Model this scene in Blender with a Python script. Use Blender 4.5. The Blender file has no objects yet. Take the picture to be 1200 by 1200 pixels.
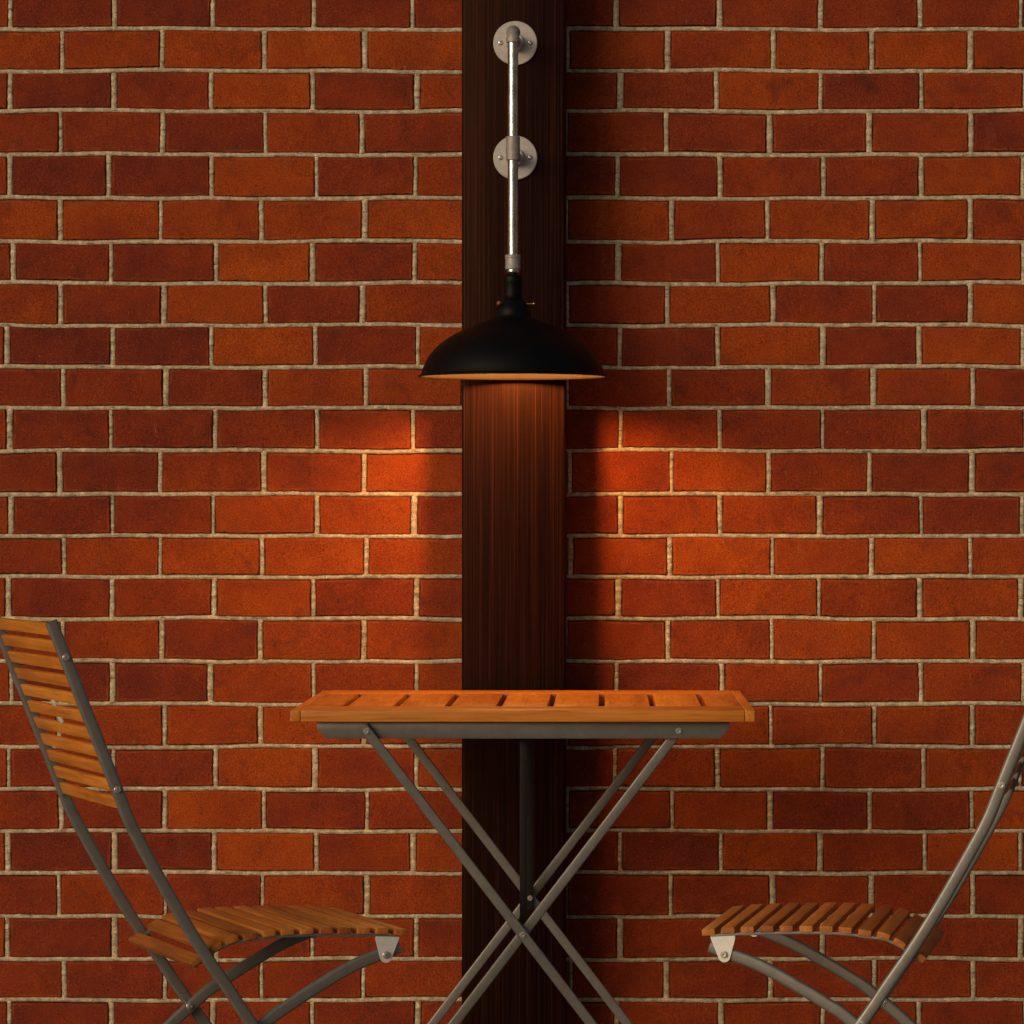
import bpy, bmesh, math, random
import numpy as np
from mathutils import Vector, Matrix

random.seed(7); rng = np.random.default_rng(11)
R = math.radians
scene = bpy.context.scene
col = scene.collection

# ------------------------------------------------------------------ helpers
def link(name, me, mats, parent=None, smooth=False):
    o = bpy.data.objects.new(name, me); col.objects.link(o)
    for m in (mats if isinstance(mats, (list, tuple)) else [mats]): me.materials.append(m)
    if parent is not None: o.parent = parent
    return o

def bm_obj(name, bm, mats, parent=None, smooth=True, angle=35):
    bmesh.ops.recalc_face_normals(bm, faces=bm.faces[:])
    me = bpy.data.meshes.new(name)
    if smooth:
        for f in bm.faces: f.smooth = True
        for e in bm.edges:
            if len(e.link_faces) == 2 and e.calc_face_angle(0) > R(angle): e.smooth = False
    bm.to_mesh(me); bm.free()
    return link(name, me, mats, parent)

def empty(name, loc, rz=0.0):
    o = bpy.data.objects.new(name, None); col.objects.link(o)
    o.location = loc; o.rotation_euler = (0, 0, rz); o.empty_display_size = .1
    return o

def tag(o, label=None, cat=None, group=None, kind=None):
    if label: o['label'] = label
    if cat: o['category'] = cat
    if group: o['group'] = group
    if kind: o['kind'] = kind
    return o

def box(bm, x0, x1, y0, y1, z0, z1, bev=0.0, seg=2, tint=None, layer=None, M=None):
    r = bmesh.ops.create_cube(bm, size=1)
    vs = r['verts']
    for v in vs:
        v.co = Vector(((x0+x1)/2 + v.co.x*(x1-x0), (y0+y1)/2 + v.co.y*(y1-y0), (z0+z1)/2 + v.co.z*(z1-z0)))
    fs = list({f for v in vs for f in v.link_faces})
    if bev > 0:
        es = list({e for v in vs for e in v.link_edges})
        rr = bmesh.ops.bevel(bm, geom=es, offset=bev, segments=seg, profile=.5, affect='EDGES')
        fs = rr['faces']; vs = rr['verts']
        # every face of the solid, not only the new ones
        seen = set(); stack = [vs[0]]; allv = {vs[0]}
        while stack:
            v = stack.pop()
            for e in v.link_edges:
                w = e.other_vert(v)
                if w not in allv: allv.add(w); stack.append(w)
        vs = list(allv); fs = list({f for v in vs for f in v.link_faces})
    if layer is not None:
        for f in fs:
            for l in f.loops: l[layer] = tint
    if M is not None:
        for v in vs: v.co = M @ v.co
    return vs

def catmull(pts, n=8):
    P = [Vector(p) for p in pts]
    P = [2*P[0]-P[1]] + P + [2*P[-1]-P[-2]]
    out = []
    for i in range(1, len(P)-2):
        for k in range(n):
            t = k/n; a, b, c, d = P[i-1], P[i], P[i+1], P[i+2]
            out.append(.5*((2*b)+(c-a)*t+(2*a-5*b+4*c-d)*t*t+(3*b-a-3*c+d)*t**3))
    out.append(P[-2]); return out

def flat_bar(bm, path, width, v0, v1, rad=.003):
    """bar along a planar (u,z) path; 'width' in the plane, v0..v1 across it (local y)"""
    a, b = width/2, (v1-v0)/2; vc = (v0+v1)/2
    r = min(rad, a*.98, b*.98)
    sec = []
    for cx, cy, s in ((a-r, b-r, 0), (-(a-r), b-r, 90), (-(a-r), -(b-r), 180), (a-r, -(b-r), 270)):
        for k in range(5):
            t = R(s+22.5*k); sec.append((cx+r*math.cos(t), cy+r*math.sin(t)))
    rings = []
    for i, p in enumerate(path):
        q0 = path[max(i-1, 0)]; q1 = path[min(i+1, len(path)-1)]
        d = (Vector(q1)-Vector(q0)).normalized(); n = Vector((-d.y, d.x))
        rings.append([bm.verts.new((p[0]+n.x*s[0], vc+s[1], p[1]+n.y*s[0])) for s in sec])
    m = len(sec)
    for i in range(len(rings)-1):
        for k in range(m):
            bm.faces.new((rings[i][k], rings[i][(k+1) % m], rings[i+1][(k+1) % m], rings[i+1][k]))
    bm.faces.new(rings[0][::-1]); bm.faces.new(rings[-1])

def lathe(bm, prof, seg=64, M=Matrix.Identity(4), closed=False):
    rings = []
    for r, z in prof:
        if r < 1e-6: rings.append([bm.verts.new(M @ Vector((0, 0, z)))])
        else: rings.append([bm.verts.new(M @ Vector((r*math.cos(2*math.pi*k/seg), r*math.sin(2*math.pi*k/seg), z))) for k in range(seg)])
    for a, b in zip(rings[:-1], rings[1:]):
        for k in range(seg):
            k2 = (k+1) % seg
            if len(a) == 1 and len(b) > 1: bm.faces.new((a[0], b[k2], b[k]))
            elif len(b) == 1 and len(a) > 1: bm.faces.new((a[k], a[k2], b[0]))
            elif len(a) > 1: bm.faces.new((a[k], a[k2], b[k2], b[k]))
    if closed:
        a, b = rings[-1], rings[0]
        for k in range(seg): bm.faces.new((a[k], a[(k+1) % seg], b[(k+1) % seg], b[k]))

TO_CAM = Matrix.Rotation(R(90), 4, 'X')      # local z axis -> world -y

def bolt(name, parent, mat, x, y, z, sign=-1, r=.0053, h=.0045):
    """washer and socket head bolt, axis along y, head towards sign*y"""
    bm = bmesh.new()
    M = Matrix.Translation((x, y, z)) @ (TO_CAM if sign < 0 else Matrix.Rotation(R(-90), 4, 'X'))
    lathe(bm, [(0, 0), (r, 0), (r*1.0, .0009), (r*.92, .0013), (r*.72, .0013), (r*.72, h*.75), (r*.62, h),
               (r*.36, h), (r*.33, h*.45), (0, h*.4)], 24, M)
    return bm_obj(name, bm, mat, parent, angle=30)

# ------------------------------------------------------------------ materials
def newmat(name):
    m = bpy.data.materials.new(name); m.use_nodes = True
    nt = m.node_tree; b = nt.nodes['Principled BSDF']
    return m, nt, b
def N(nt, t, **kw):
    n = nt.nodes.new(t)
    for k, v in kw.items():
        if k.startswith('_'): setattr(n, k[1:], v)
        else: n.inputs[k].default_value = v
    return n
def noise(nt, vec, scale, detail=3, rough=.5, dist=0):
    n = N(nt, 'ShaderNodeTexNoise', Scale=scale, Detail=detail, Roughness=rough, Distortion=dist)
    nt.links.new(vec, n.inputs['Vector']); return n.outputs['Fac']
def ramp(nt, fac, stops, interp='LINEAR'):
    n = nt.nodes.new('ShaderNodeValToRGB'); n.color_ramp.interpolation = interp
    e = n.color_ramp.elements
    while len(e) < len(stops): e.new(.5)
    for i, (p, c) in enumerate(stops):
        e[i].position = p; e[i].color = (*c, 1) if isinstance(c, tuple) else (c, c, c, 1)
    nt.links.new(fac, n.inputs['Fac']); return n.outputs['Color']
def mth(nt, op, a, b=None, clamp=False):
    n = nt.nodes.new('ShaderNodeMath'); n.operation = op; n.use_clamp = clamp
    for i, v in enumerate((a, b)):
        if v is None: continue
        if isinstance(v, (int, float)): n.inputs[i].default_value = v
        else: nt.links.new(v, n.inputs[i])
    return n.outputs[0]
def mix(nt, fac, a, b, blend='MIX'):
    n = nt.nodes.new('ShaderNodeMix'); n.data_type = 'RGBA'; n.blend_type = blend
    for s, v in ((n.inputs[0], fac), (n.inputs[6], a), (n.inputs[7], b)):
        if isinstance(v, (int, float)): s.default_value = v
        elif isinstance(v, tuple): s.default_value = (*v, 1)
        else: nt.links.new(v, s)
    return n.outputs[2]
def bump(nt, h, strength, dist, prev=None):
    n = N(nt, 'ShaderNodeBump', Strength=strength, Distance=dist)
    nt.links.new(h, n.inputs['Height'])
    if prev is not None: nt.links.new(prev, n.inputs['Normal'])
    return n.outputs['Normal']
def coord(nt, scale=(1, 1, 1), out='Object'):
    t = nt.nodes.new('ShaderNodeTexCoord'); m = nt.nodes.new('ShaderNodeMapping')
    m.inputs['Scale'].default_value = scale
    nt.links.new(t.outputs[out], m.inputs['Vector']); return m.outputs['Vector']
def attr(nt, name):
    a = nt.nodes.new('ShaderNodeAttribute'); a.attribute_name = name; return a

def mat_brick():
    m, nt, b = newmat('fired_brick'); L = nt.links.new
    a = attr(nt, 'tone'); sep = nt.nodes.new('ShaderNodeSeparateColor'); L(a.outputs['Color'], sep.inputs[0])
    tone, seed, kind = sep.outputs
    base = coord(nt)
    off = nt.nodes.new('ShaderNodeCombineXYZ'); L(mth(nt, 'MULTIPLY', seed, 37.), off.inputs[0]); L(mth(nt, 'MULTIPLY', seed, 91.), off.inputs[1])
    va = nt.nodes.new('ShaderNodeVectorMath'); va.operation = 'ADD'; L(base, va.inputs[0]); L(off.outputs[0], va.inputs[1])
    v = va.outputs[0]
    big = noise(nt, v, 11, 2, .5)
    med = noise(nt, v, 45, 4, .6)
    t = mth(nt, 'ADD', tone, mth(nt, 'MULTIPLY', mth(nt, 'SUBTRACT', big, .5), .65))
    t = mth(nt, 'ADD', t, mth(nt, 'MULTIPLY', mth(nt, 'SUBTRACT', med, .5), .30))
    c = ramp(nt, t, [(0.0, (.115, .0200, .0135)), (.25, (.172, .0262, .0118)), (.5, (.245, .0370, .0100)), (.78, (.335, .0565, .0085)), (1.0, (.41, .076, .0085))])
    fine = noise(nt, v, 480, 3, .75)
    c = mix(nt, 1.0, c, ramp(nt, fine, [(.30, .42), (.5, 1.0), (.70, 1.6)]), 'MULTIPLY')
    fleck = ramp(nt, noise(nt, v, 380, 1, .5), [(.68, 0.), (.75, 1.)])
    c = mix(nt, mth(nt, 'MULTIPLY', fleck, .38), c, (.56, .19, .055))
    pit = ramp(nt, noise(nt, v, 210, 1, .5), [(.27, 1.), (.32, 0.)])
    c = mix(nt, mth(nt, 'MULTIPLY', pit, .5), c, (.035, .010, .007))
    # pale lime bloom on a few bricks and a soft smear of mortar dust
    bloom = ramp(nt, noise(nt, coord(nt, (3, 1, 1)), 9, 5, .65), [(.60, 0.), (.78, 1.)])
    c = mix(nt, mth(nt, 'MULTIPLY', bloom, .16), c, (.34, .15, .075))
    smudge = ramp(nt, noise(nt, v, 17, 5, .65, .6), [(.56, 0.), (.74, 1.)])
    c = mix(nt, mth(nt, 'MULTIPLY', smudge, .45), c, (.055, .017, .013))
    scuff = ramp(nt, noise(nt, coord(nt, (1, 1, .35)), 75, 4, .7), [(.67, 0.), (.75, 1.)])
    c = mix(nt, mth(nt, 'MULTIPLY', scuff, .35), c, (.50, .26, .16))
    # crease shade painted along the edge of each brick (kind = distance to the arris, 0 at edge)
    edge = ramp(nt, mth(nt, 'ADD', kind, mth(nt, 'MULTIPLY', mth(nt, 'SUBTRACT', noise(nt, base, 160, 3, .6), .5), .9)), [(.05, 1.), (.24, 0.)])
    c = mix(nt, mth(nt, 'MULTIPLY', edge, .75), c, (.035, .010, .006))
    rim = ramp(nt, kind, [(.25, 0.), (.45, 1.), (.6, 1.), (.95, 0.)])
    rimn = ramp(nt, noise(nt, v, 30, 2, .5), [(.45, 0.), (.65, 1.)])
    c = mix(nt, mth(nt, 'MULTIPLY', mth(nt, 'MULTIPLY', rim, rimn), .35), c, (.46, .105, .026))
    L(c, b.inputs['Base Color'])
    b.inputs['Roughness'].default_value = .9; b.inputs['Specular IOR Level'].default_value = .10
    n1 = bump(nt, noise(nt, v, 260, 4, .75), .8, .0022)
    n2 = bump(nt, noise(nt, v, 38, 3, .6), .5, .004, n1)
    L(n2, b.inputs['Normal'])
    return m

def mat_mortar():
    m, nt, b = newmat('lime_mortar'); L = nt.links.new
    v = coord(nt)
    c = ramp(nt, noise(nt, v, 60, 4, .7), [(.30, (.32, .225, .130)), (.5, (.52, .40, .25)), (.66, (.72, .58, .40))])
    c = mix(nt, 1., c, ramp(nt, noise(nt, v, 380, 3, .7), [(.3, .6), (.5, 1.), (.7, 1.35)]), 'MULTIPLY')
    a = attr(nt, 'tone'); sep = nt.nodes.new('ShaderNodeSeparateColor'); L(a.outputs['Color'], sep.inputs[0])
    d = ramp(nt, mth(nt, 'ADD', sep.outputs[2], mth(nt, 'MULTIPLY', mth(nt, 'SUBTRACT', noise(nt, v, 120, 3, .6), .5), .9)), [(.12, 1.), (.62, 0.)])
    c = mix(nt, mth(nt, 'MULTIPLY', d, .85), c, (.045, .026, .015))  # shade in the creases beside the bricks, painted into the mortar colour
    crack = ramp(nt, noise(nt, coord(nt, (.25, 1, 1.3)), 170, 4, .65), [(.36, 1.), (.42, 0.)])
    c = mix(nt, mth(nt, 'MULTIPLY', crack, .6), c, (.08, .05, .03))
    L(c, b.inputs['Base Color']); b.inputs['Roughness'].default_value = .95; b.inputs['Specular IOR Level'].default_value = .15
    n1 = bump(nt, noise(nt, v, 300, 4, .75), .8, .002); n2 = bump(nt, noise(nt, coord(nt, (.4, 1, 1.6)), 70, 3, .6), .8, .004, n1)
    L(n2, b.inputs['Normal']); return m

def mat_post():
    m, nt, b = newmat('dark_stained_timber'); L = nt.links.new
    wav = nt.nodes.new('ShaderNodeTexCoord').outputs['Object']
    s1 = noise(nt, coord(nt, (330, 60, 1.6)), 1, 3, .6)
    s2 = noise(nt, coord(nt, (60, 30, .5)), 1, 3, .55, .4)
    s3 = noise(nt, coord(nt, (480, 90, 3)), 1, 2, .6)
    c = ramp(nt, s2, [(.3, (.0085, .0029, .0026)), (.5, (.0125, .0038, .0029)), (.7, (.020, .0056, .0033))])
    c = mix(nt, 1., c, ramp(nt, s1, [(.34, .38), (.5, .9), (.66, 2.1)]), 'MULTIPLY')
    c = mix(nt, 1., c, ramp(nt, s3, [(.35, .6), (.55, 1.1), (.68, 1.7)]), 'MULTIPLY')
    L(c, b.inputs['Base Color'])
    rr = ramp(nt, s1, [(.3, .50), (.7, .33)]); L(rr, b.inputs['Roughness'])
    b.inputs['Specular IOR Level'].default_value = .13; b.inputs['Specular Tint'].default_value = (1, .42, .24, 1)
    L(bump(nt, mth(nt, 'ADD', s1, mth(nt, 'MULTIPLY', s3, .5)), .35, .0012), b.inputs['Normal']); return m

def mat_wood(name, axis, lo, mid, hi, rough=.5):
    m, nt, b = newmat(name); L = nt.links.new
    a = attr(nt, 'tint'); sep = nt.nodes.new('ShaderNodeSeparateColor'); L(a.outputs['Color'], sep.inputs[0])
    sc = {'x': (2.5, 42, 42), 'y': (42, 2.5, 42)}[axis]; sf = {'x': (9, 260, 260), 'y': (260, 9, 260)}[axis]
    off = nt.nodes.new('ShaderNodeCombineXYZ')
    for i in range(3): L(mth(nt, 'MULTIPLY', sep.outputs[1], 53.+i*17), off.inputs[i])
    def vec(s):
        va = nt.nodes.new('ShaderNodeVectorMath'); va.operation = 'ADD'
        L(coord(nt, s), va.inputs[0]); L(off.outputs[0], va.inputs[1]); return va.outputs[0]
    g = noise(nt, vec(sc), 1, 4, .6, .8); f = noise(nt, vec(sf), 1, 3, .6); cl = noise(nt, vec((7, 7, 7)), 1, 3, .6)
    t = mth(nt, 'ADD', g, mth(nt, 'MULTIPLY', mth(nt, 'SUBTRACT', sep.outputs[0], .5), .35))
    t = mth(nt, 'ADD', t, mth(nt, 'MULTIPLY', mth(nt, 'SUBTRACT', cl, .5), .5))
    c = ramp(nt, t, [(.22, lo), (.5, mid), (.8, hi)])
    c = mix(nt, 1., c, ramp(nt, f, [(.3, .72), (.5, 1.), (.72, 1.14)]), 'MULTIPLY')
    L(c, b.inputs['Base Color']); b.inputs['Roughness'].default_value = rough; b.inputs['Specular IOR Level'].default_value = .3
    L(bump(nt, f, .25, .0006), b.inputs['Normal']); return m

def mat_metal(name, c, metallic, rough, nscale=90, var=.12, bmp=.12, spec=.5):
    m, nt, b = newmat(name); L = nt.links.new
    v = coord(nt); n = noise(nt, v, nscale, 4, .6)
    cc = ramp(nt, n, [(.3, tuple(x*(1-var) for x in c)), (.7, tuple(x*(1+var) for x in c))])
    L(cc, b.inputs['Base Color']); b.inputs['Metallic'].default_value = metallic
    L(ramp(nt, noise(nt, v, nscale*.4, 3, .6), [(.3, max(rough-.07, .02)), (.7, rough+.07)]), b.inputs['Roughness'])
    b.inputs['Specular IOR Level'].default_value = spec
    L(bump(nt, noise(nt, v, nscale*7, 3, .6), bmp, .0005), b.inputs['Normal']); return m

M_BRICK, M_MORTAR, M_POST = mat_brick(), mat_mortar(), mat_post()
M_TABX = mat_wood('oiled_wood_long_grain', 'x', (.38, .108, .0125), (.60, .192, .021), (.73, .265, .034), .42)
M_TABY = mat_wood('oiled_wood_cross_grain', 'y', (.38, .108, .0125), (.60, .192, .021), (.73, .265, .034), .42)
M_SLAT = mat_wood('oiled_wood_shaded', 'y', (.24, .063, .010), (.40, .122, .016), (.56, .190, .028), .5)  # darker copy of the oiled wood, shade on the seat put into its colour
M_GUN = mat_metal('grey_powder_coated_steel', (.200, .184, .162), .42, .36, 60, .10, .10, .4)
M_BRACK = mat_metal('bare_steel_plate', (.74, .70, .64), .2, .45, 80, .1, .1)
M_BOLT = mat_metal('zinc_bolt', (.55, .51, .45), .75, .3, 300, .1, .1)
M_IRON = mat_metal('cast_fitting', (.31, .265, .24), .25, .5, 170, .14, .35)
M_FLANGE = mat_metal('cast_flange', (.46, .41, .37), .2, .55, 120, .10, .25)
M_PIPE = mat_metal('galvanised_pipe', (.50, .52, .50), 1.0, .24, 60, .30, .55)
M_BLACK = mat_metal('black_enamel', (.0022, .0020, .0020), 0, .5, 60, .1, .03, .14)
M_STRUT = mat_metal('blackened_strut', (.014, .011, .009), 0, .6, 60, .1, .1, .15)
M_INNER = mat_metal('cream_enamel', (.036, .020, .010), 0, .6, 60, .05, .03)
M_BRASS = mat_metal('aged_brass', (.55, .30, .10), .9, .3, 200, .1, .1)
def mat_bulb():
    m, nt, b = newmat('lit_bulb'); b.inputs['Base Color'].default_value = (.9, .8, .6, 1)
    b.inputs['Emission Color'].default_value = (1, .47, .125, 1); b.inputs['Emission Strength'].default_value = BULB
    return m
BULB = 480.0
M_BULB = mat_bulb()

# ------------------------------------------------------------------ ground
def mat_ground():
    m, nt, b = newmat('patio_paving'); L = nt.links.new
    br = N(nt, 'ShaderNodeTexBrick', Scale=1.0); br.inputs['Mortar Size'].default_value = .006
    br.inputs['Brick Width'].default_value = .6; br.inputs['Row Height'].default_value = .4
    br.inputs['Color1'].default_value = (.17, .14, .115, 1); br.inputs['Color2'].default_value = (.21, .175, .14, 1)
    br.inputs['Mortar'].default_value = (.07, .06, .05, 1)
    L(coord(nt), br.inputs['Vector'])
    c = mix(nt, 1., br.outputs['Color'], ramp(nt, noise(nt, coord(nt), 14, 6, .7), [(.3, .75), (.7, 1.2)]), 'MULTIPLY')
    L(c, b.inputs['Base Color']); b.inputs['Roughness'].default_value = .85
    L(bump(nt, noise(nt, coord(nt), 90, 4, .7), .4, .003), b.inputs['Normal']); return m
bm = bmesh.new(); G = 300
vs = [bm.verts.new(p) for p in ((-G, -G, 0), (G, -G, 0), (G, G, 0), (-G, G, 0))]; bm.faces.new(vs)
tag(bm_obj('ground', bm, mat_ground(), smooth=False), kind='structure')

# ------------------------------------------------------------------ brick wall (front plane y = 0)
X0, X1 = -2.75, 2.95
SW = 7.30/4500                                     # metres per photo pixel measured on the wall
BEDS = [-16, 34, 83, 130, 181, 232, 283, 332, 381, 430, 478, 528, 579, 628, 676, 725, 775, 825, 875, 925, 974, 1023, 1074, 1124, 1172]
bz = [1.03-(p-604)*SW for p in BEDS]
while bz[-1] > .03: bz.append(bz[-1]-.0804)
extra = 0
while bz[0] < 2.9: bz.insert(0, bz[0]+.0804); extra += 1
TONES = ['52142332434', '66687455775', '52383644736', '34254543452', '51164522536', '66677565665', '53383634737',
         '53734546337', '61183731737', '35265553553', '52245234443', '42456457433', '52366335733', '45787468776',
         '53474444747', '44365555765', '51274533635', '55677556665', '63374645746', '43744446347', '71184731748',
         '35365443553', '62344334454', '42445444444', '42353434544']
phases = [(rng.uniform(0, 6.28, 5), rng.uniform(.5, 1.2, 5)) for _ in bz]
def bed(r, x):
    ph, am = phases[r]
    return bz[r] + (.0012)*(am[0]*np.sin(x*7+ph[0])+.8*am[1]*np.sin(x*17+ph[1])+.4*am[2]*np.sin(x*34+ph[2])) + .00015*np.sin(x*140+ph[3])

V, Fc, T, MI = [], [], [], []
nv = 0
def add_grid(P, tone, mat):
    """P: (n,m,3) array; tone: (n,m,3)"""
    global nv
    n, m_ = P.shape[:2]
    V.append(P.reshape(-1, 3)); T.append(tone.reshape(-1, 3))
    idx = np.arange(n*m_).reshape(n, m_)+nv
    f = np.stack([idx[:-1, :-1], idx[1:, :-1], idx[1:, 1:], idx[:-1, 1:]], -1).reshape(-1, 4)
    Fc.append(f); MI.append(np.full(len(f), mat, dtype=np.int32)); nv += n*m_
PITCH = 118.75*SW
joints = []
for r in range(len(bz)-1):
    rp = r-extra                                    # row number in the photo
    even = rp % 2 == 0
    org = .172+((12 if even else 71.5)-710)*SW
    k0 = int((X0-org)/PITCH)-1; k1 = int((X1-org)/PITCH)+2
    js = [org+PITCH*(k)+rng.uniform(-.0065, .0065) for k in range(k0, k1)]
    jw = [rng.uniform(.0078, .0138) for _ in js]
    for i in range(len(js)-1):
        kk = k0+i+1                                  # cell number in the photo
        xa, xb = js[i]+jw[i]/2, js[i+1]-jw[i+1]/2
        if xb < X0 or xa > X1: continue
        inside = 0 <= rp < len(TONES) and 0 <= kk <= 10
        tv = (.15+.70*(int(TONES[rp][kk])+rng.uniform(-.5, .5))/9) if inside else rng.choice([.15, .3, .35, .45, .55, .7, .8])
        seed = rng.uniform(0, 1)
        yo = rng.uniform(-.0012, .0012); tx, tz = rng.uniform(-.01, .01, 2)
        nx, nz = 50, 22
        # parameter rows: skirt, arris ring positions, then the face
        su = np.concatenate([[0, 0, .004, .010, .020], np.linspace(.035, .965, nx), [.980, .990, .996, 1, 1]])
        sv = np.concatenate([[0, 0, .008, .020, .045], np.linspace(.075, .925, nz), [.955, .980, .992, 1, 1]])
        U, W = np.meshgrid(su, sv, indexing='ij')
        g_top, g_bot = rng.uniform(.0031, .0054), rng.uniform(.0031, .0054)
        x = xa+(xb-xa)*U
        top = bed(r, x)-g_top; bot = bed(r+1, x)+g_bot
        # ragged arris: noise along each side that fades to the middle
        ph = rng.uniform(0, 6.28, 8)
        rag_t = .0004*np.sin(x*420+ph[0])*np.sin(x*95+ph[1])*np.sin(x*31+ph[5])+.00015*np.sin(x*900+ph[2])
        rag_b = .0022*np.clip(np.sin(x*380+ph[3])*np.sin(x*110+ph[4])*np.sin(x*27+ph[6])-.25,0,1)+.00015*np.sin(x*850+ph[5])
        top = top-np.abs(rag_t)*1.6; bot = bot+np.abs(rag_b)*1.6
        z = bot+(top-bot)*W
        side = .0002*np.sin(z*330+ph[6])+.0006*np.sin(z*70+ph[7])
        x = x+side*(1-2*U)
        # rounded corners
        du = np.minimum(U, 1-U)*(xb-xa); dv = np.minimum(W, 1-W)*.070
        cr = .0018
        q = np.clip(cr-du, 0, None); w = np.clip(cr-dv, 0, None)
        pull = np.clip(np.hypot(q, w)-cr, 0, None)
        x = x+np.where(U < .5, 1, -1)*pull*.7; z = z+np.where(W < .5, 1, -1)*pull*.7
        d = np.minimum(du, dv)
        y = yo+tx*(U-.5)*.1+tz*(W-.5)*.1+.0016*np.exp(-d/.0006)
        y = y+.0004*np.sin(x*70+ph[0])*np.sin(z*90+ph[1])
        y[0, :] = .016; y[-1, :] = .016; y[:, 0] = .016; y[:, -1] = .016
        P = np.stack([x, y, z], -1)
        tn = np.stack([np.full_like(x, tv), np.full_like(x, seed), np.clip(d/.006, 0, 1)], -1)
        add_grid(P, tn, 0)
    for jx, w in zip(js, jw):
        if jx < X0 or jx > X1: continue
        zz = np.linspace(0, 1, 26); cs = np.array([-.62, -.45, -.36, -.24, 0, .24, .36, .45, .62])
        C, Z = np.meshgrid(cs, zz, indexing='ij')
        x = jx+C*(w+.003)+.0004*np.sin(Z*5+jx*50)
        z0 = bed(r+1, x); z1 = bed(r, x); z = z0+(z1-z0)*Z
        y = .0016+.14*C**4+.0007*np.sin(Z*31+jx*77)+.0004*np.sin(Z*70+C*9)
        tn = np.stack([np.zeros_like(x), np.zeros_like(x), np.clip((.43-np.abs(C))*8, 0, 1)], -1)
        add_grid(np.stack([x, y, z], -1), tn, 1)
for r in range(1, len(bz)-1):
    xs = np.arange(X0, X1, .004); cs = np.array([-.62, -.40, -.30, -.20, 0, .20, .30, .40, .62])
    Xg, C = np.meshgrid(xs, cs, indexing='ij')
    z = bed(r, Xg)+C*.0135
    ph = rng.uniform(0, 6.28, 4)
    y = .0010+.24*C**4+.0003*np.sin(Xg*160+ph[0])+.0006*np.sin(Xg*37+ph[1]+C*3)+.0002*np.sin(Xg*410+ph[2])
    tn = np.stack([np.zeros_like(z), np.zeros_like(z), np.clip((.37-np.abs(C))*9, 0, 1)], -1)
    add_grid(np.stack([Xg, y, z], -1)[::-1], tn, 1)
Vn = np.concatenate(V); Fn = np.concatenate(Fc); Tn = np.concatenate(T); Mn = np.concatenate(MI)
# solid body behind the facing
zt = float(bz[0]+.01)
bodyv = np.array([(a, b_, c) for a in (X0-.02, X1+.02) for b_ in (.011, .24) for c in (-.02, zt)])
base = len(Vn)
bf = np.array([(0, 1, 3, 2), (4, 6, 7, 5), (0, 4, 5, 1), (2, 3, 7, 6), (1, 5, 7, 3), (0, 2, 6, 4)])+base
Vn = np.concatenate([Vn, bodyv]); Fn = np.concatenate([Fn, bf]); Mn = np.concatenate([Mn, np.full(6, 1, dtype=np.int32)])
Tn = np.concatenate([Tn, np.tile([[0, 0, .3]], (8, 1))])
me = bpy.data.meshes.new('brick_wall')
me.vertices.add(len(Vn)); me.vertices.foreach_set('co', Vn.astype(np.float32).ravel())
me.loops.add(len(Fn)*4); me.loops.foreach_set('vertex_index', Fn.astype(np.int32).ravel())
me.polygons.add(len(Fn)); me.polygons.foreach_set('loop_start', (np.arange(len(Fn))*4).astype(np.int32))
me.update(calc_edges=True)
ca = me.attributes.new('tone', 'FLOAT_COLOR', 'POINT')
ca.data.foreach_set('color', np.concatenate([Tn, np.ones((len(Tn), 1))], 1).astype(np.float32).ravel())
wall = link('brick_wall', me, [M_BRICK, M_MORTAR])
me.polygons.foreach_set('material_index', Mn); me.polygons.foreach_set('use_smooth', np.ones(len(Fn), dtype=bool))
me.validate(); me.update()
tag(wall, 'tall red and orange brick wall with pale sandy mortar joints behind the furniture', 'wall')

# ------------------------------------------------------------------ timber post
bm = bmesh.new(); box(bm, -.0965, .0973, -.15, .005, 0, zt+.05, .0065, 3)
tag(bm_obj('timber_post', bm, M_POST), 'dark brown square timber post running up the brick wall behind the lamp', 'post')

# ------------------------------------------------------------------ wall lamp
LX, LY = .0034, -.335
lamp = tag(empty('wall_lamp', (LX, -.15, 1.70)), 'black dome shade lamp on galvanised pipe, lit, fixed to the dark timber post', 'lamp')
lamp['label'] = 'lit black dome lamp hanging from a galvanised pipe on the dark post'
AY = LY+.15                                         # axis of the pipe in lamp space
Z = lambda py: 1.03+(604-py)*.0015478-1.70
K = .0015478
for zf in (1.909-1.70, 1.6957-1.70):
    bm = bmesh.new()
    M = Matrix.Translation((0, -.0002, zf)) @ TO_CAM
    lathe(bm, [(0, 0), (.0405, 0), (.0410, .001), (.0410, .0042), (.0400, .0052), (.0175, .0056), (.0165, .0075), (.0160, .020), (.0150, .022), (.0115, .0222), (0, .0222)], 64, M)
    fl = bm_obj('flange', bm, M_FLANGE, lamp)
    for sx in (-.0275, .0275):
        bm = bmesh.new(); M = Matrix.Translation((sx, -.0058, zf)) @ TO_CAM
        lathe(bm, [(0, 0), (.0046, 0), (.0044, .0012), (.003, .0022), (.0018, .0024), (.0014, .0012), (0, .0010)], 20, M)
        bm_obj('screw', bm, M_BOLT, fl)
def tube_y(bm, z, r, y0, y1, seg=32):
    lathe(bm, [(0, 0), (r, 0), (r, y0-y1), (0, y0-y1)], seg, Matrix.Translation((0, y0, z)) @ TO_CAM)
def tube_z(bm, r, z0, z1, ch=.001, seg=40):
    lathe(bm, [(0, z0), (r-ch, z0), (r, z0+ch), (r, z1-ch), (r-ch, z1), (0, z1)], seg, Matrix.Translation((0, AY, 0)))
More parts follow.
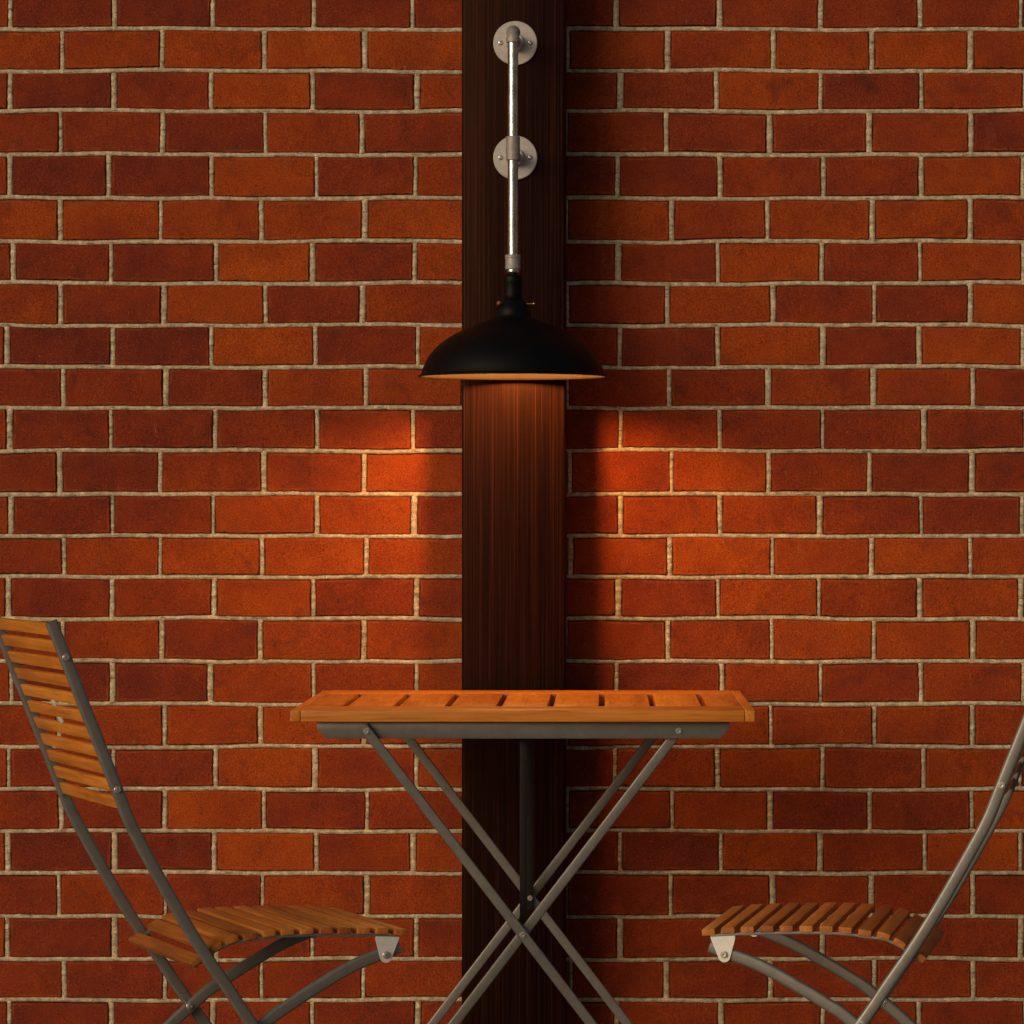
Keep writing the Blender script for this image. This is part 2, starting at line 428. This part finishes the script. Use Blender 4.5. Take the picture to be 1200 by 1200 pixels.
# elbow: quarter bend from the post down into the pipe
bm = bmesh.new(); zc = 1.909-1.70; rb = .017; r = .0113
rings = []
for k in range(13):
    t = R(90*k/12); cy = AY+rb-rb*math.sin(t); cz = zc-rb+rb*math.cos(t)
    d = Vector((0, -math.cos(t), -math.sin(t))); n = Vector((0, -math.sin(t), math.cos(t)))
    rings.append([bm.verts.new(Vector((0, cy, cz))+Vector((1, 0, 0))*r*math.cos(a)+n*r*math.sin(a)) for a in [2*math.pi*j/32 for j in range(32)]])
for a_, b_ in zip(rings[:-1], rings[1:]):
    for j in range(32): bm.faces.new((a_[j], a_[(j+1) % 32], b_[(j+1) % 32], b_[j]))
tube_y(bm, zc, .0128, AY+rb+.012, AY+rb); tube_z(bm, .0125, Z(50), Z(42)-.002)
bm_obj('pipe_elbow', bm, M_IRON, lamp)
bm = bmesh.new(); tube_y(bm, zc, .0095, -.02, AY+rb+.006); bm_obj('standoff_pipe', bm, M_PIPE, lamp)
bm = bmesh.new(); tube_y(bm, 1.6957-1.70, .0095, -.02, AY+.012); bm_obj('standoff_pipe', bm, M_PIPE, lamp)
bm = bmesh.new(); tube_z(bm, .0128, Z(188), Z(160), .0012); tube_y(bm, 1.6957-1.70, .0125, AY+.024, AY)
bm_obj('pipe_tee', bm, M_IRON, lamp)
bm = bmesh.new(); tube_z(bm, .0094, Z(163), Z(46)); bm_obj('pipe', bm, M_PIPE, lamp)
bm = bmesh.new(); tube_z(bm, .0094, Z(301), Z(186)); bm_obj('pipe', bm, M_PIPE, lamp)
bm = bmesh.new()
lathe(bm, [(0, Z(316)), (.0128, Z(316)), (.0142, Z(315)), (.0142, Z(313)), (.0136, Z(312.4)), (.0136, Z(302.6)), (.0143, Z(302)), (.0143, Z(299.5)), (.0132, Z(298.6)), (0, Z(298.6))], 40, Matrix.Translation((0, AY, 0)))
bm_obj('pipe_coupling', bm, M_IRON, lamp)
bm = bmesh.new(); lathe(bm, [(0, Z(319.4)), (.0112, Z(319.4)), (.0116, Z(318.4)), (.0112, Z(316)), (0, Z(316))], 40, Matrix.Translation((0, AY, 0)))
bm_obj('threaded_ring', bm, M_PIPE, lamp)
bm = bmesh.new()
sp = [(0, 319.2), (4.6, 319.2), (4.8, 322), (8.6, 322.6), (10.8, 324.4), (11.4, 327), (11.5, 331), (11.1, 332), (11.1, 344), (11.4, 346), (10.6, 349), (11.6, 350.5)]
lathe(bm, [(a*K, Z(p)) for a, p in sp]+[(.013, Z(352.5)), (.014, Z(362)), (0, Z(362))], 56, Matrix.Translation((0, AY, 0)))
sock = bm_obj('lamp_socket', bm, M_BLACK, lamp)
for s, rr in ((-1, .0042), (1, .0036)):
    bm = bmesh.new(); M = Matrix.Translation((0, AY, Z(356))) @ Matrix.Rotation(R(38 if s < 0 else 0), 4, 'Z') @ Matrix.Rotation(R(90*s), 4, 'Y')
    if s < 0: lathe(bm, [(0, .014), (.0017, .014), (.0017, .0275), (.003, .0278), (.0044, .0295), (.0046, .0315), (.0036, .034), (0, .035)], 20, M)
    else: lathe(bm, [(0, .014), (.0014, .014), (.0014, .0365), (.0036, .0368), (.0038, .0378), (.0030, .0392), (0, .0394)], 20, M)
    bm_obj('thumb_screw', bm, M_BRASS, sock)
prof = [(12.5, 351.5), (14.2, 354), (17.3, 358), (19.6, 362), (20.8, 366), (21.2, 369.5), (23, 372.3), (28, 375), (36, 378.2), (46, 381.8), (56, 385.8), (66, 390.6),
        (76, 396.4), (85, 403), (92.5, 410), (98.5, 417.5), (103, 425.5), (106, 433), (107.4, 438.2), (108.4, 439.7), (111.2, 440.3), (111.6, 441.2), (111.0, 441.9)]
out = [(a*K, Z(p)) for a, p in prof]
inn = [(max(a-1.5, 1)*K, Z(p+1.3)) for a, p in prof[3:-3]]+[(108.2*K, Z(441.9))]
bm = bmesh.new(); lathe(bm, out+inn[::-1]+[(0, inn[0][1])], 128, Matrix.Translation((0, AY, 0)))
bm.faces.ensure_lookup_table()
shade_faces = len(bm.faces)
for i, f in enumerate(bm.faces): f.material_index = 1 if i >= 128*(len(out)) else 0
me_ = bpy.data.meshes.new('lamp_shade')
for f in bm.faces: f.smooth = True
bm.to_mesh(me_); bm.free()
link('lamp_shade', me_, [M_BLACK, M_INNER], lamp)
bm = bmesh.new(); zb = 1.282+.060-1.70; rb_ = .026
pr = [(0, zb-rb_)]+[(rb_*math.sin(R(a)), zb-rb_*math.cos(R(a))) for a in range(12, 140, 12)]+[(.0125, zb+.034), (.0125, zb+.045), (0, zb+.045)]
lathe(bm, pr, 32, Matrix.Translation((0, AY, 0)))
bm_obj('bulb', bm, M_BULB, lamp)

# ------------------------------------------------------------------ bistro table
TX, TY0, TY1, TZ = .0349, -.970, -.250, .709
tab = tag(empty('bistro_table', (TX, (TY0+TY1)/2, 0)), 'rectangular folding table with slatted orange wood top and grey crossed legs below the lamp', 'table')
def ty(D): return D-7.30-(TY0+TY1)/2
y0, y1 = TY0-(TY0+TY1)/2, TY1-(TY0+TY1)/2
hl = .3833
bm = bmesh.new(); lay = bm.loops.layers.float_color.new('tint')
ys0, ys1 = y0+.131, y1-.121
for i in range(9):
    c = .0867*(i-4); a = c-.0382; b_ = c+.0382
    if i == 0: a = -hl+.0175
    if i == 8: b_ = hl-.0175
    box(bm, a, b_, ys0-.0005, ys1+.0005, TZ-.0195, TZ-.0004-random.uniform(0, .0004), .0012, 2, (random.random(), random.random(), 0, 1), lay)
top = bm_obj('tabletop', bm, M_TABY, tab)
for nm, b6, mt in (('edge_board', (-hl+.0172, hl-.0172, y0, ys0, TZ-.0197, TZ), M_TABX), ('edge_board', (-hl+.0172, hl-.0172, ys1, y1, TZ-.0197, TZ), M_TABX),
                   ('edge_board', (-hl, -hl+.0168, y0+.0003, y1-.0003, TZ-.0196, TZ-.0002), M_TABY), ('edge_board', (hl-.0168, hl, y0+.0003, y1-.0003, TZ-.0196, TZ-.0002), M_TABY)):
    bm = bmesh.new(); lay = bm.loops.layers.float_color.new('tint')
    box(bm, *b6, .0018, 3, (random.uniform(.3, .6), random.random(), 0, 1), lay)
    bm_obj(nm, bm, mt, top)
def apron(ya, yb):
    bm = bmesh.new(); zt_, zb_ = TZ-.0202, .6605; xa, xb = -.341, .3416
    pts = [(xa, zt_), (xb, zt_), (xb, .6755), (xb-.016, zb_), (xa+.016, zb_), (xa, .6755)]
    f = [bm.verts.new((p[0], ya, p[1])) for p in pts]; bk = [bm.verts.new((p[0], yb, p[1])) for p in pts]
    bm.faces.new(f); bm.faces.new(bk[::-1])
    for i in range(6): bm.faces.new((f[i], f[(i+1) % 6], bk[(i+1) % 6], bk[i]))
    bmesh.ops.bevel(bm, geom=bm.edges[:], offset=.0008, segments=2, profile=.5, affect='EDGES')
    return bm_obj('apron', bm, M_GUN, tab)
ap_n = apron(ty(6.356), ty(6.362)); ap_f = apron(ty(6.978), ty(6.984))
HB, ZB = .2581, .6735
def table_leg(s, ya, yb, over=.013):
    bm = bmesh.new()
    a = Vector((s*HB, ZB)); b_ = Vector((-s*HB, 0.0)); d = (a-b_).normalized(); a = a+d*over*.75
    n = Vector((-d.y, d.x)); b_ = b_+d*.009
    flat_bar(bm, [a+(b_-a)*t for t in [i/12 for i in range(13)]], .0165, ya, yb, .0022)
    return bm_obj('leg', bm, M_GUN, tab)
l1 = table_leg(-1, ty(6.344), ty(6.353)); l2 = table_leg(1, ty(6.365), ty(6.374))
l3 = table_leg(-1, ty(6.966), ty(6.975)); l4 = table_leg(1, ty(6.986), ty(6.995))
bolt('bolt', l1, M_BOLT, -HB, ty(6.344), ZB, r=.0056); bolt('bolt', ap_n, M_BOLT, HB, ty(6.356), ZB, r=.0056)
bolt('bolt', l1, M_BOLT, 0, ty(6.344), ZB/2, r=.0056); bolt('bolt', l3, M_BOLT, -HB, ty(6.966), ZB, r=.0056)
bolt('bolt', ap_f, M_BOLT, HB, ty(6.978), ZB, r=.0056)
for D0, D1 in ((6.379, 6.384), (6.955, 6.960)):
    bm = bmesh.new(); box(bm, -.0060, .0060, ty(D0), ty(D1), .316, TZ-.0202, .0008, 2)
    st = bm_obj('locking_strut', bm, M_STRUT, tab)
    bolt('bolt', st, M_BOLT, 0, ty(D0), ZB/2, r=.0050)
# cross members joining the front and rear leg pairs
zr = .045
for s in (-1, 1):
    bm = bmesh.new(); xr = s*HB*(1-2*zr/ZB)
    lathe(bm, [(0, 0), (.006, 0), (.006, .63), (0, .63)], 20, Matrix.Translation((xr, ty(6.978 if s < 0 else 6.99), zr)) @ TO_CAM)
    bm_obj('crossbar', bm, M_GUN, tab)

# ------------------------------------------------------------------ folding chairs
CW = .367
POST = [(-.522, .880), (-.502, .830), (-.465, .737), (-.426, .639), (-.405, .587), (-.370, .522), (-.331, .454), (-.296, .398), (-.263, .350), (-.226, .295), (-.120, .148), (-.022, .004)]
LEG = [(.002, .397), (-.022, .389), (-.074, .370), (-.131, .340), (-.172, .316), (-.206, .293), (-.300, .211), (-.400, .107), (-.495, .004)]
SLATS = [(-.310, .3890), (-.281, .4080), (-.2575, .4185), (-.230, .4220), (-.2015, .4255), (-.1735, .4265), (-.144, .4265), (-.115, .4260), (-.0865, .4250), (-.0575, .4235), (-.029, .4220), (0.0, .4190)]
def make_chair(label):
    root = tag(empty('folding_chair', (0, 0, 0)), label, 'chair', 'folding chairs at the table')
    h = CW/2
    # seat slats
    bm = bmesh.new(); lay = bm.loops.layers.float_color.new('tint')
    for i, (u, z) in enumerate(SLATS):
        u += .003
        a = SLATS[max(i-1, 0)]; b_ = SLATS[min(i+1, 11)]; ang = math.atan2(b_[1]-a[1], b_[0]-a[0])
        if i == 0: ang = R(35)
        M = Matrix.Translation((u, 0, z)) @ Matrix.Rotation(-ang, 4, 'Y')
        box(bm, -.0099, .0096, -h+.0115, h-.0115, -.0052, .0042, .0010, 3, (random.random(), random.random(), 0, 1), lay, M)
    seat = bm_obj('seat', bm, M_SLAT, root)
    for s in (-1, 1):
        bm = bmesh.new(); path = catmull([(u, z-.0066) for u, z in SLATS[1:]], 4)
        d = Vector(path[0])-Vector(path[2]); path = [Vector(path[0])+d.normalized()*.036+Vector((.004, -.004))]+path
        v = s*(h-.020); flat_bar(bm, path, .0044, min(v-.006, v+.006), max(v-.006, v+.006), .001)
        bm_obj('seat_rail', bm, M_GUN, seat)
    # backrest slats between the posts
    bp = catmull(POST, 24); 
    cum = [0]
    for a, b_ in zip(bp[:-1], bp[1:]): cum.append(cum[-1]+(b_-a).length)
    def at(sd):
        for i in range(len(cum)-1):
            if cum[i+1] >= sd:
                t = (sd-cum[i])/(cum[i+1]-cum[i]); return bp[i].lerp(bp[i+1], t), (bp[i+1]-bp[i]).normalized()
    bm = bmesh.new(); lay = bm.loops.layers.float_color.new('tint'); cl = []
    for i in range(11):
        p, d = at(.0125+.0268*i); ang = math.atan2(d.y, d.x)
        M = Matrix.Translation((p.x+.0005, 0, p.y)) @ Matrix.Rotation(-ang, 4, 'Y')
        box(bm, -.0088, .0088, -h+.0115, h-.0115, -.0032, .0032, .0012, 3, (random.random(), random.random(), 0, 1), lay, M)
        if i in (4, 5):
            p2, d2 = at(.0125+.0268*(i+.5)); cl.append((p2, ang))
    back = bm_obj('backrest', bm, M_TABY, root)  # same wood as the seat; the brighter copy paints in the light on it
    for p2, ang in cl:
        bm = bmesh.new(); M = Matrix.Translation((p2.x-.001, 0, p2.y)) @ Matrix.Rotation(-ang, 4, 'Y')
        box(bm, -.0046, .0046, -.008, .008, -.0018, .0018, .0006, 2, None, None, M)
        bm_obj('spacer_clip', bm, M_BRACK, back)
    for s in (-1, 1):
        bm = bmesh.new(); a, b_ = sorted((s*h, s*(h-.0105)))
        flat_bar(bm, catmull(POST, 8), .0178, a, b_, .0045)
        po = bm_obj('back_post', bm, M_GUN, root)
        for (u, z) in ((-.5015, .8290), (-.4268, .6400)): bolt('bolt', po, M_BOLT, u, s*(h+.0001), z, s)
        # inner channel that carries the backrest slats
        bm = bmesh.new(); a, b_ = sorted((s*(h-.0105), s*(h-.0135)))
        pts = [at(.004+.287*k/20)[0] for k in range(21)]
        flat_bar(bm, [(p.x, p.y) for p in pts], .0125, a, b_, .0006)
        bm_obj('slat_channel', bm, M_GUN, po)
        bm = bmesh.new(); a, b_ = sorted((s*(h-.0125), s*(h-.0225)))
        flat_bar(bm, catmull(LEG, 8), .0185, a, b_, .0042)
        lg = bm_obj('leg', bm, M_GUN, root)
        bolt('bolt', lg, M_BOLT, -.2235, s*(h-.0225), .2815, -s)
        bolt('bolt', po, M_BOLT, -.2235, s*(h+.0001), .2905, s)
        # trapezoid hinge plate under the front of the seat
        bm = bmesh.new(); y_a = s*(h-.0095); y_b = s*(h-.0120)
        pts = [(-.0365, .4145), (-.0005, .4120), (-.0015, .4085)]
        c0 = (-.0210, .3840); r0 = .0088
        pts += [(c0[0]+r0*math.cos(R(t)), c0[1]+r0*math.sin(R(t))) for t in range(-15, -166, -15)]
        pts += [(-.0370, .4100)]
        f = [bm.verts.new((p[0], y_a, p[1])) for p in pts]; bk = [bm.verts.new((p[0], y_b, p[1])) for p in pts]
        bm.faces.new(f); bm.faces.new(bk[::-1]); n = len(pts)
        for i in range(n): bm.faces.new((f[i], f[(i+1) % n], bk[(i+1) % n], bk[i]))
        br = bm_obj('hinge_plate', bm, M_BRACK, root)
        bolt('bolt', br, M_BOLT, -.0210, y_a, .3865, s, r=.0056)
    for (u, z, w_) in ((-.047, .030, h-.008), (-.470, .030, h-.018)):
        bm = bmesh.new(); lathe(bm, [(0, -w_), (.0055, -w_), (.0055, w_), (0, w_)], 20, Matrix.Translation((u, 0, z)) @ Matrix.Rotation(R(90), 4, 'X'))
        bm_obj('crossbar', bm, M_GUN, root)
    return root
def copy_tree(o, parent=None):
    c = o.copy(); col.objects.link(c); c.parent = parent
    for ch in [x for x in bpy.data.objects if x.parent == o]: copy_tree(ch, c)
    return c
chair = make_chair('slatted folding chair left of the table, its whole tall slatted backrest in view')
chair2 = copy_tree(chair)
chair2['label'] = 'slatted folding chair right of the table, its backrest cut off by the picture edge'
aL = R(22); chair.rotation_euler = (0, 0, aL)
chair.location = (-.1265-CW/2*math.sin(aL), -1.68+CW/2*math.cos(aL), 0)
aR = R(170.5); chair2.rotation_euler = (0, 0, aR)
chair2.location = (.3231+CW/2*math.sin(aR), -1.68-CW/2*math.cos(aR), 0)

# ------------------------------------------------------------------ light, sky, camera
AZ, EL = 40, 13
W = bpy.data.worlds.new('World'); scene.world = W; W.use_nodes = True
nt = W.node_tree; sky = nt.nodes.new('ShaderNodeTexSky'); sky.sky_type = 'NISHITA'; sky.sun_disc = False
sky.sun_elevation = R(EL); sky.sun_rotation = R(180+AZ); sky.dust_density = 4; sky.air_density = 1.0
nt.links.new(sky.outputs[0], nt.nodes['Background'].inputs[0]); nt.nodes['Background'].inputs[1].default_value = .060
ld = bpy.data.lights.new('sun', 'SUN'); ld.energy = 1.4; ld.angle = R(42); ld.color = (1, .87, .70)
sun = bpy.data.objects.new('sun', ld); col.objects.link(sun)
to_sun = Vector((-math.sin(R(AZ))*math.cos(R(EL)), -math.cos(R(AZ))*math.cos(R(EL)), math.sin(R(EL))))
sun.rotation_euler = to_sun.to_track_quat('Z', 'Y').to_euler(); sun.location = to_sun*10

cd = bpy.data.cameras.new('camera'); cam = bpy.data.objects.new('camera', cd); col.objects.link(cam)
cam.location = (.172, -7.30, 1.03); cam.rotation_euler = (R(90), 0, 0)
cd.sensor_width = 36; cd.lens = 135; cd.shift_x = -110/1200; cd.shift_y = 4/1200
cd.clip_start = .1; cd.clip_end = 2000
scene.camera = cam
vs_ = scene.view_settings; vs_.view_transform = 'Standard'; vs_.look = 'None'; vs_.gamma = 1; vs_.exposure = 0
scene.render.resolution_x = scene.render.resolution_y = 1024
